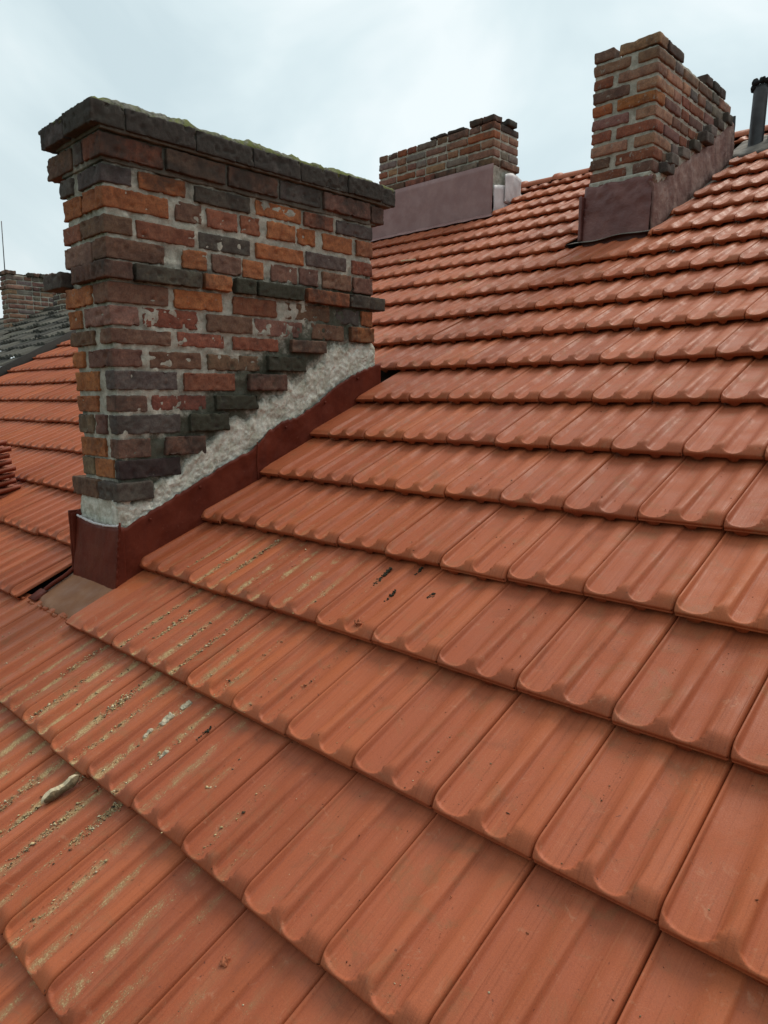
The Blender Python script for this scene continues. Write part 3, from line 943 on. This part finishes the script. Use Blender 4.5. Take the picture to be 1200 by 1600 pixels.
# ---- generic ruined stack
def stack(name, label, x0, x1, y0, y1, zb, zt, pitch, tones, seed, front_tones=None, cell=.02, teeth=False, ledge=None, topdrop=.35, capdark=.0, ragged=None):
    loc = ((x0 + x1) / 2, (y0 + y1) / 2, zb)
    root = empty(name, loc, label, 'chimney')
    q = random.Random(seed)
    b, m = Acc(), Acc()
    n = int(round((zt - zb) / pitch))
    for i in range(n):                  # i = 0 at the top
        z1 = zt - i * pitch - .006
        z0 = z1 - pitch + .016
        odd = i % 2
        dirt = .5 if i == 0 else .25 if i == 1 else .06
        dirt += capdark
        dr = topdrop if i == 0 else 0
        pr = 0
        if ledge is not None and i in ledge: pr = ledge[i]; dirt += .3
        ft = front_tones or tones
        xm = x1 if ragged is None or i >= len(ragged) else x1
        # face towards the eaves
        wx = x1 - x0
        if wx < .6:
            spl = [(x0, x0 + .13, 0), (x0 + .165, x1, 1)] if odd == 0 else [(x0, x0 + .24, 0), (x0 + .285, x1, 1)]
            for a_, b_, cnr in spl:
                yend = y0 + (.13 if not odd else .25) if cnr else y0 + .1
                rbox(b, (a_, y0 - pr - q.uniform(0, .006), z0), (b_ + (pr + .004 if cnr else 0), yend, z1 + q.uniform(-.003, .002)), cell, .008, .003, 30, q.randrange(999), tone_of(q.choice(ft), q), (dirt * .6, 0, .42), .012)
            ys0 = y0 + (.143 if not odd else .263)
        else:
            face_bricks(b, q, 0, y0, -1, x0, x1 - .0, z0, z1, (.13, .25)[odd], ft, cell, aux=(dirt * .7, 0, .3), proud=pr, drop=0)
            ys0 = y0 + .112
        face_bricks(b, q, 1, x1, 1, ys0, y1, z0, z1, (.25, .13)[odd], tones, cell, aux=(dirt + (.25 if i == 0 else 0), 0, .1), drop=dr, proud=pr)
        face_bricks(b, q, 1, x0, -1, y0 + .112, y1, z0, z1, (.25, .13)[odd], tones, cell, aux=(dirt, 0, .1), proud=pr, drop=dr)
        face_bricks(b, q, 0, y1, 1, x0 + .11, x1 - .11, z0, z1, (.25, .13)[odd], tones, cell, aux=(dirt, 0, .1), proud=pr)
        if teeth:
            yt = y0 + .10 + (z0 - teeth) / TT + q.uniform(-.025, .025)
            if i > 1 and yt + .12 < y1 + .1 and yt > y0 + .02:
                rbox(b, (x1 - .12, yt, z0), (x1 + q.uniform(.028, .07), yt + q.uniform(.09, .13), z1), cell, .005, .003, 30, q.randrange(999), tone_of(q.choice('DDY'), q), (.3, .15, .1), .010, rotm('Z', q.uniform(-.05, .05)))
    core(m, (x0 + .009, y0 + .009, zb - .25 if zb > 2 else zb - .1), (x1 - .009, y1 - .009, zt - (pitch * .9 if topdrop else .02)), cell, .006, seed)
    part(b, 'brickwork', BRICK, root, loc)
    part(m, 'mortar', MORTAR, root, loc)
    return root, loc

# ---- right chimney by the ridge
c2, L2 = stack('chimney', 'tall narrow brick chimney at upper right with projecting dark bricks stepping up its side',
               -1.53, -1.12, 3.965, 5.20, 2.40, 3.275, .0785, 'RVVDBTY', 5, front_tones='RTVVTBO', cell=.016, teeth=2.52, ledge={10: .012}, topdrop=.16)
a = Acc()
nx = 26
xs = np.linspace(-1.545, -1.105, nx)
y, z, n, edge = band_sheet(a, xs, np.full(nx, 2.475) + .006 * np.sin(xs * 40), np.full(nx, 2.10), None, 22, 61, .004)
dimp = .008 * vnoise(np.stack([y, y * 0, z], -1).reshape(-1, 3), 42, 8).reshape(y.shape) * (z > 2.27)
P = np.stack([y, 3.965 - .024 + n + dimp - (2.48 - z) * .07, z], -1)
sheet(a, P, .003, (0, -1, 0))
rbox(a, (-1.562, 3.90, 2.15), (-1.545, 3.975, 2.42), .02, .003, .002, 20, 2)
ysl = np.linspace(3.94, 5.25, 30)
P = np.stack([np.full((30, 4), -1.549), np.repeat(ysl[:, None], 4, 1), np.stack([ysl * TT - .04 + k * .11 for k in range(4)], 1)], -1)
sheet(a, P[:, ::-1], .003, (-1, 0, 0))
f2 = part(a, 'flashing', PURPLE, c2, L2)
a = Acc()
ys = np.linspace(3.94, 5.225, 110)
p1d = np.stack([ys, ys * 0, ys * 0], -1)
zt = np.interp(ys, [3.94, 4.1, 5.1, 5.23], [2.44, 2.50, 3.03, 3.10]) + vnoise(p1d, 18, 7) * .012
y, z, n, edge = band_sheet(a, ys, zt, ys * TT - .03, None, 22, 71, .007)
P = np.stack([-1.12 + .020 * edge + n * edge + .012 * (1 - (z - (ys * TT)[:, None]) / .4), y, z], -1)
sheet(a, P, .02, (1, 0, 0))
o = part(a, 'side_flashing', PATCHY, c2, L2)
a = Acc()
zt2 = zt + .05 + vnoise(p1d, 14, 17) * .02
y, z, n, edge = band_sheet(a, ys[4:-3], zt2[4:-3], zt[4:-3] - .03, None, 10, 81, .008)
P = np.stack([-1.125 + .022 * edge + n * edge, y, z], -1)
sheet(a, P, .03, (1, 0, 0))
xs = np.linspace(-1.525, -1.125, 40)
y, z, n, edge = band_sheet(a, xs, np.full(40, 2.505), np.full(40, 2.45), None, 8, 91, .006)
P = np.stack([y, 3.965 - .012 * edge + n * edge, z], -1)
sheet(a, P, .03, (0, -1, 0))
part(a, 'cement_band', MORTAR, c2, L2)
# thin lead apron laid over the tiles in front
a = Acc()
xs = np.linspace(-1.74, -.99, 40)
ys = np.linspace(3.868, 3.94, 6)
xg, yg = np.meshgrid(xs, ys, indexing='ij')
yg = yg + .04 * (xg < -1.55) * (-(xg + 1.55)) * 1.0
lift = .026 + .003 * np.sin(xg * 23) + .012 * np.exp(-((xg + 1.22) / .14) ** 2) - .35 * (yg - 3.90)
P = np.stack([xg, yg, yg * TT + lift + .005 * (yg > 3.9)], -1)
sheet(a, P, .003, (0, 0, 1))
o = part(a, 'apron', GREYM, c2, L2); o.parent = f2; o.location = (0, 0, 0)
a = Acc()
xs = np.linspace(-1.15, -.60, 20); ys = np.linspace(5.20, 5.60, 10)
xg, yg = np.meshgrid(xs, ys, indexing='ij')
P = np.stack([xg, yg, yg * TT + .035 + .006 * np.sin(xg * 17 + yg * 9)], -1)
sheet(a, P, .02, (0, 0, 1))
xs = np.linspace(-1.115, -.965, 8); ys = np.linspace(4.0, 5.22, 30)
xg, yg = np.meshgrid(xs, ys, indexing='ij')
P = np.stack([xg, yg, yg * TT - .012 + .01 * np.abs(xg + 1.04) / .07], -1)
sheet(a, P, .01, (0, 0, 1))
o = part(a, 'gutter_sheet', GREYM, c2, L2); o.parent = f2; o.location = (0, 0, 0)

# ---- chimney on the ridge line, long side to the viewer
c3, L3 = stack('chimney', 'wide low brick chimney in the middle distance above a tall smooth mauve flashing skirt', -4.50, -3.085, 5.11, 5.50, 3.19, 3.575, .0765,
               'VYVTB', 9, front_tones='RTVYOVBY', cell=.018, ledge={4: .018}, topdrop=.0, capdark=0)
a = Acc()
q = random.Random(4)
for x_, w_ in ((-3.36, .14), (-3.21, .125), (-3.62, .2), (-3.83, .19)):
    rbox(a, (x_, 5.11, 3.572), (x_ + w_, 5.24, 3.572 + (.03 if x_ < -3.5 else .055)), .018, .01, .006, 24, q.randrange(99), tone_of('D' if x_ < -3.5 else 'B', q), (.5, 0, 0), .02)
rbox(a, (-3.30, 5.30, 3.572), (-3.06, 5.44, 3.628), .018, .01, .004, 24, 5, tone_of('D', q), (.6, 0, 0), .02)
part(a, 'capping', BRICK, c3, L3)
a = Acc()
xs = np.linspace(-4.62, -3.07, 60)
y, z, n, edge = band_sheet(a, xs, np.full(60, 3.205), np.full(60, 2.70), None, 12, 61, .0012)
P = np.stack([y, 5.085 + n - (3.2 - z) * .03, z], -1)
sheet(a, P, .003, (0, -1, 0))
xs = np.linspace(-4.62, -3.02, 60); ys = np.linspace(5.0, 5.085, 5)
xg, yg = np.meshgrid(xs, ys, indexing='ij')
P = np.stack([xg, yg, yg * TT + .034 + .002 * np.sin(xg * 27)], -1)
sheet(a, P, .003, (0, 0, 1))
f3 = part(a, 'flashing', MAUVE, c3, L3)
a = Acc()
ys = np.linspace(5.085, 5.53, 18)
for (z_t, z_b, off, ya, yb) in ((3.02, 2.72, .0, 5.085, 5.53), (3.14, 2.90, .012, 5.24, 5.50)):
    ys = np.linspace(ya, yb, 18)
    y, z, n, edge = band_sheet(a, ys, np.full(18, z_t) + .03 * np.sin((ys - ya) / (yb - ya) * math.pi), np.full(18, z_b), None, 10, 66, .006)
    P = np.stack([-3.07 + off + n + .012, y, z], -1)
    sheet(a, P, .003, (1, 0, 0))
o = part(a, 'end_flashing', WHITEM, c3, L3); o.parent = f3; o.location = (0, 0, 0)

# ---- far chimney on the dark roof
c4, L4 = stack('chimney', 'distant ragged brick chimney on the dark grey roof at the left edge', -12.48, -12.13, 4.14, 5.35, 2.25, 3.27, .078,
               'VVTTY', 14, cell=.03, ledge={0: .03, 3: .02}, topdrop=.3, capdark=.0)
a = Acc()
q = random.Random(8)
for i in range(9):
    y_ = 4.45 + i * .1
    rbox(a, (-12.2, y_, 3.19), (-12.08, y_ + .09, 3.24 + q.uniform(0, .06)), .03, .012, .01, 20, i, tone_of(q.choice('BDV'), q), (.3, 0, 0), .02)
part(a, 'capping', BRICK, c4, L4)
c5, L5 = stack('chimney', 'distant grey chimney stub half hidden behind the large foreground chimney', -10.9, -10.5, 4.35, 5.2, 2.35, 2.98, .078,
               'DBDV', 15, cell=.03, topdrop=.4, capdark=.15)
# rods behind the far chimney
a = Acc()
tube(a, [(-13.56, 4.6, 2.5), (-13.54, 4.6, 3.4), (-13.50, 4.6, 4.33)], [.012, .010, .008], 8)
o = a.build('aerial_rod', DARKM, None, True, (-13.56, 4.6, 2.5))
tag(o, 'thin upright aerial rod rising behind the distant chimney at the left edge', 'aerial')

# ------------------------------------------------------------------ vent pipes behind the right chimney
def pipe(base, top, r, label, cap=True):
    root = empty('vent_pipe', base, label, 'pipe')
    a = Acc()
    b0 = np.array(base); t0 = np.array(top)
    ts = np.linspace(0, 1, 14)
    tube(a, [b0 + (t0 - b0) * t for t in ts], [r * (1.02 - .05 * t) for t in ts], 20)
    o = a.build('pipe', DARKM); o.parent = root; o.location = tuple(-b0)
    if cap:
        a = Acc()
        rj = random.Random(int(r * 1e4))
        for i in range(16):
            an = i / 16 * 2 * math.pi
            p = t0 + np.array([math.cos(an) * r * .95, math.sin(an) * r * .95, rj.uniform(-.01, .03)])
            s = rj.uniform(.012, .024)
            rbox(a, p - s, p + s, .012, .012, .006, 40, i, (.5, .5, .5), None, .01, rotm('X', rj.uniform(0, 3)))
        o = a.build('sooty_rim', flat('soot', (.015, .014, .015), .9)); o.parent = root; o.location = tuple(-b0)
    return root
pipe((-1.012, 5.437, 2.93), (-.999, 5.437, 3.36), .050, 'dark steel vent pipe with a crumpled sooty rim, beside the right chimney at the ridge')
pipe((-.905, 5.50, 2.95), (-.895, 5.50, 3.32), .045, 'second dark vent pipe, cut by the right edge of the photo, with a drooping bracket', False)
a = Acc()
rbox(a, (-1.165, 5.32, 2.88), (-1.125, 5.335, 3.165), .02, .003, .002, 20, 3)
o = a.build('metal_strip', DARKM, None, True, (-1.145, 5.33, 2.88))
tag(o, 'short dark upright metal strip behind the right chimney, next to the vent pipe', 'metal strip')

# ------------------------------------------------------------------ spare tiles stacked on the roof at the left edge
def spare_tile():
    a = Acc()
    S = S_MD; V = np.linspace(0, .41, 9)
    s, v = np.meshgrid(S, V, indexing='ij')
    h, m = tile_height(s, v * .8)
    P = np.stack([s * .25, v, h * 1.4 + .004 * np.cos(v * 8)], -1)
    sheet(a, P, .016, (0, 0, 1), (.4, 0, .1))
    # rolled interlock along the side and the head
    tube(a, [(.25, v_, .002) for v_ in np.linspace(0, .41, 8)], .0105, 10, (.4, 0, .1))
    tube(a, [(.232, v_, -.010) for v_ in np.linspace(.01, .40, 8)], .008, 8, (.4, 0, .1))
    return a
first = None
order = ['topmost', 'second from the top', 'third from the top', 'fourth from the top', 'middle', 'fourth from the bottom', 'third from the bottom', 'second from the bottom', 'lowest']
for i in range(9):
    k = 8 - i                            # k = 0 lowest
    if first is None:
        first = spare_tile().build('spare_roof_tile', CLAY_STACK)
        o = first
    else:
        o = first.copy()
        SC.collection.objects.link(o)
    yend = 1.125 + (.012 if k % 3 == 1 else 0) - .006 * k
    tilt = math.radians(12)
    o.location = (-3.93 + .008 * math.sin(k * 2), yend - .41 * math.cos(tilt), .600 + .0385 * k - .41 * math.sin(tilt) * 1.0)
    o.rotation_euler = (tilt, 0, .03 * math.sin(k * 3.1))
    tag(o, 'dark red clay tile lying %s in the small stack at the left edge' % order[i], 'roof tile', 'spare tiles stacked on the roof')

# ------------------------------------------------------------------ debris
def surf(c, r):
    """point on the tile surface at tile coordinates (c, r)"""
    off = 0. if r < 8 else -.553
    k = math.floor(c - off)
    s = c - off - k
    rr = math.floor(r)
    v = (r - rr) * TE
    h, _ = tile_height(np.array([s]), np.array([v]))
    return roofp(c * TW, r * TE, TT_ * (1 - v / TE) + float(h[0]))
def lump(name, c, r, size, col, seed, label, cat, mat=None, ang=0., n=None, group=None):
    a = Acc()
    sz = np.array(size)
    rbox(a, -sz / 2, sz / 2, max(.0016, sz.max() / 26), sz.min() * .3, sz.min() * .5, 3.6 / sz.max(), seed, col, None, sz.min() * .5)
    w = a.v[-1]
    w[:] = w @ np.array(Matrix.Rotation(ang, 3, 'Z')).T @ np.array(Matrix.Rotation(TH, 3, 'X')).T
    o = a.build(name, mat or GRIT)
    p = surf(c, r)
    o.location = tuple(p + roofp(0, 0, 1.) * (sz[2] * .36))
    tag(o, label, cat, group)
    return o
CHUNK = mortar_material('old_mortar_lump', (.50, .40, .25), (.74, .63, .44), .95, .002, 90, (.13, .085, .045))
LUMPM = mortar_material('pale_lump', (.38, .32, .22), (.56, .49, .36), .3, .002, 110, (.16, .11, .06))
CLAYB = flat('broken_clay', (.36, .11, .05), .8, .25, 80)
MOSSB = flat('dead_moss', (.035, .032, .020), .95, .6, 150)
# big chunk: ragged pale slab, broken edge darker
a = Acc()
nu, nv = 60, 26
U, V_ = np.meshgrid(np.linspace(-1, 1, nu), np.linspace(0, 2 * math.pi, nv), indexing='ij')
prof = np.interp(U, [-1, -.85, -.55, -.3, 0, .3, .6, .85, 1], [.02, .55, .95, 1, .78, .8, .95, .6, .03])
cxx = .010 * np.sin(U * 2.2) - .004
X_ = cxx + .0185 * prof * np.sign(np.cos(V_)) * np.abs(np.cos(V_)) ** .7
Z_ = .010 + .0125 * prof * np.sign(np.sin(V_)) * np.abs(np.sin(V_)) ** .8 + .004 * np.exp(-((U - .7) / .25) ** 2)
V = np.stack([X_, U * .054, Z_ * .85], -1).reshape(-1, 3)
V += (vnoise(V, 70, 2)[:, None] * .0042 + vnoise(V, 190, 3)[:, None] * .0018) * np.array([1, .6, 1])
dk = sstep(.15, .45, (V[:, 0] - cxx.ravel()) / .0185 + vnoise(V, 60, 6) * .3 + .25 * (V[:, 1] / .062)) * .95
V = V @ np.array(Matrix.Rotation(-.10, 3, 'Z')).T @ np.array(Matrix.Rotation(TH, 3, 'X')).T
a.add(V, grid_faces(nu, nv, True), (.5, .5, .5), np.c_[dk, V[:, 0] * 0, V[:, 0] * 0])
o = a.build('mortar_chunk', CHUNK)
p = surf(-4.13, .80)
o.location = tuple(p + roofp(0, 0, 1.) * .004)
tag(o, 'largest chunk of fallen mortar, pale with a grey brown broken side, at lower left', 'mortar chunk')
GR = 'fallen mortar lumps on the lower left tiles'
lump('mortar_lump', -3.775, 1.86, (.020, .036, .009), (.5, .45, .36), 1, 'uppermost flat pale mortar lump in the strewn patch right below a tile lip at left', 'mortar lump', LUMPM, -.1, group=GR)
lump('mortar_lump', -3.80, 1.68, (.022, .042, .009), (.5, .45, .36), 2, 'long pale mortar lump just downslope of the uppermost flat lump', 'mortar lump', LUMPM, .1, group=GR)
lump('mortar_lump', -3.83, 1.50, (.014, .028, .008), (.5, .45, .36), 3, 'narrow pale mortar lump at the lower end of the strewn patch of lumps', 'mortar lump', LUMPM, .25, group=GR)
lump('mortar_lump', -3.28, 1.43, (.012, .028, .010), (.6, .56, .48), 4, 'small whitish mortar lump in the neighbouring pan right of the strewn patch', 'mortar lump', LUMPM, -.2, group=GR)
lump('clay_fragment', -.81, .72, (.013, .018, .008), (.36, .11, .05), 5, 'orange broken clay fragment lying near the bottom edge left of centre', 'clay fragment', CLAYB, .3)
lump('clay_fragment', -2.38, 3.13, (.016, .022, .012), (.36, .11, .05), 6, 'reddish clay fragment caught above a tile lip in the middle of the roof', 'clay fragment', CLAYB, .8)
def clump(c, r, ln, wd, n, seed, label):
    a = Acc()
    q = random.Random(seed)
    p0 = surf(c, r)
    for i in range(n):
        t_ = q.uniform(-.5, .5)
        w = q.gauss(0, .3) * wd * (1 - abs(t_))
        p = roofp(w, t_ * ln, q.uniform(0, .003))
        s = q.uniform(.0012, .0034)
        rbox(a, p - s, p + s, .003, s * .8, s * .4, 300, i, (.05, .045, .03), None, 0, rotm('X', q.uniform(0, 3)))
    o = a.build('moss_clump', MOSSB)
    o.location = tuple(p0)
    tag(o, label, 'moss clump', 'dark moss clumps lying in the tile pans')
clump(-2.785, 3.72, .115, .016, 90, 1, 'longest dark moss clump, a ragged streak in a tile pan in mid photo')
clump(-2.36, 3.93, .05, .012, 26, 2, 'dark moss clump tucked right under a tile lip')
clump(-2.36, 3.52, .07, .012, 36, 3, 'thin dark moss streak in the second pan, downslope of the tucked clump')
clump(-1.83, 3.66, .028, .015, 34, 4, 'small round dark moss clump alone in the pan right of the other moss clumps')
clump(-3.05, 2.0 - .28, .05, .008, 22, 5, 'faint brown moss streak beside the small whitish mortar lump')
a = Acc()
rbox(a, (-.02, -.075, -.006), (.02, .075, .006), .01, .004, .002, 30, 3)
o = a.build('wood_offcut', WOOD)
p = surf(-13.85, 13.92)
o.location = tuple(p + roofp(0, 0, 1.) * .035)
o.rotation_euler = (TH - .35, .05, -.45)
tag(o, 'pale wooden offcut resting on the tiles below the wide low chimney', 'wood offcut')

# grit washed into the pans
g_ = Acc()
OCT = np.array([(1, 0, 0), (-1, 0, 0), (0, 1, 0), (0, -1, 0), (0, 0, 1), (0, 0, -1)], float)
OF = np.array([(0, 2, 4), (2, 1, 4), (1, 3, 4), (3, 0, 4), (2, 0, 5), (1, 2, 5), (3, 1, 5), (0, 3, 5)])
rg = np.random.default_rng(12)
cand = 0
placed = 0
GC = [(.52, .40, .22), (.44, .32, .16), (.56, .47, .31), (.20, .14, .08), (.08, .06, .04), (.33, .20, .11), (.34, .12, .06)]
streaks = {}
while placed < 15000 and cand < 130000:
    cand += 1
    c = rg.uniform(-10, 4); r = rg.uniform(-2.2, 5.2)
    k = math.floor(c); rr = math.floor(r)
    pan = 0 if rg.random() < .5 else 1
    s0_ = (.20, .63)[pan]
    key = (k, rr, pan)
    if key not in streaks:
        streaks[key] = (rg.uniform(0, 1.3) ** 1.5, rg.normal(0, .025), rg.uniform(.015, .050), rg.uniform(0, .7), rg.uniform(.3, 1))
    amt, so, wd, va, vb = streaks[key]
    vf = r - rr
    d = float(dust_map(np.array([c]), np.array([r]))[0])
    if rg.random() > d ** 1.3 * amt * (1. if va < vf < vb + .2 else .2) * 1.3 * (.3 + 1.2 * max(0, math.sin(c * 5.1 + 2 * math.sin(r * 4.3)) * .5 + .5)): continue
    if rr == 2 and -9.8 < c < -7.6 or rr > 2 and -9.8 < c < -7.7: continue
    s = s0_ + so + rg.normal(0, wd)
    if not .02 < s < .95: continue
    v_ = vf * TE
    h, _ = tile_height(np.array([s]), np.array([v_]))
    sz = min(.0055, .0006 + abs(rg.standard_t(3)) * .0007 * (.6 + d))
    p = roofp((k + s) * TW, r * TE, TT_ * (1 - v_ / TE) + float(h[0]) + sz * .3)
    V = OCT * rg.uniform(.5, 1.2, (6, 1)) * sz * rg.uniform(.6, 1.4, (1, 3)) * np.array([1.1, 1.1, .6])
    ci = rg.choice(len(GC), p=[.24, .22, .14, .12, .08, .10, .10]) if d > .2 else rg.choice(len(GC), p=[.08, .06, .04, .2, .22, .2, .2])
    g_.add(V + p, OF, np.array(GC[ci]) * rg.uniform(.7, 1.2))
    placed += 1
CL = [(-3.79, 1.75, .035, .24, 260), (-3.29, 1.52, .03, .22, 150), (-4.30, .50, .03, .16, 130), (-3.80, 1.25, .03, .2, 120), (-4.15, .98, .03, .08, 60),
      (-3.37, .95, .03, .2, 110), (-4.80, 1.6, .05, .3, 200), (-5.35, 2.5, .04, .3, 160), (-4.8, 2.45, .03, .3, 140), (-3.8, 3.5, .03, .25, 150), (-3.35, 3.4, .03, .25, 120)]
for c_, r_, sc_, sr_, n_ in CL:
    for i in range(n_):
        c = c_ + rg.normal(0, sc_); r = min(math.ceil(r_) - .02, r_ + rg.normal(0, sr_ * .5))
        p = surf(c, r)
        sz = min(.0065, .0012 + abs(rg.standard_t(3)) * .0010)
        V = OCT * rg.uniform(.5, 1.2, (6, 1)) * sz * rg.uniform(.6, 1.4, (1, 3)) * np.array([1.1, 1.1, .6])
        g_.add(V + p + np.array([0, 0, sz * .3]), OF, np.array(GC[rg.choice(6, p=[.32, .25, .2, .13, .05, .05])]) * rg.uniform(.75, 1.2))
for i in range(170):                      # dark seeds and specks scattered on the clean tiles
    c = rg.uniform(-3, 2.5); r = rg.uniform(-.8, 9)
    k = math.floor(c); rr = math.floor(r)
    if r >= 8: continue
    p = surf(c, r)
    sz = rg.uniform(.0012, .0026)
    V = OCT * np.array([.6, 1.5, .5]) * sz
    an = rg.uniform(0, 3.1)
    V = V @ np.array(Matrix.Rotation(an, 3, 'Z')).T
    g_.add(V + p + np.array([0, 0, .0006]), OF, (.06, .025, .015))
o = g_.build('mortar_grit', GRIT)
tag(o, 'sandy mortar grit and dark specks washed along the tile pans at lower left', 'grit', None, 'stuff')

# ------------------------------------------------------------------ ground far below
a = Acc()
quad(a, [(-900, -900, -7), (900, -900, -7), (900, 900, -7), (-900, 900, -7)])
o = a.build('ground', GRASS)
o['kind'] = 'structure'
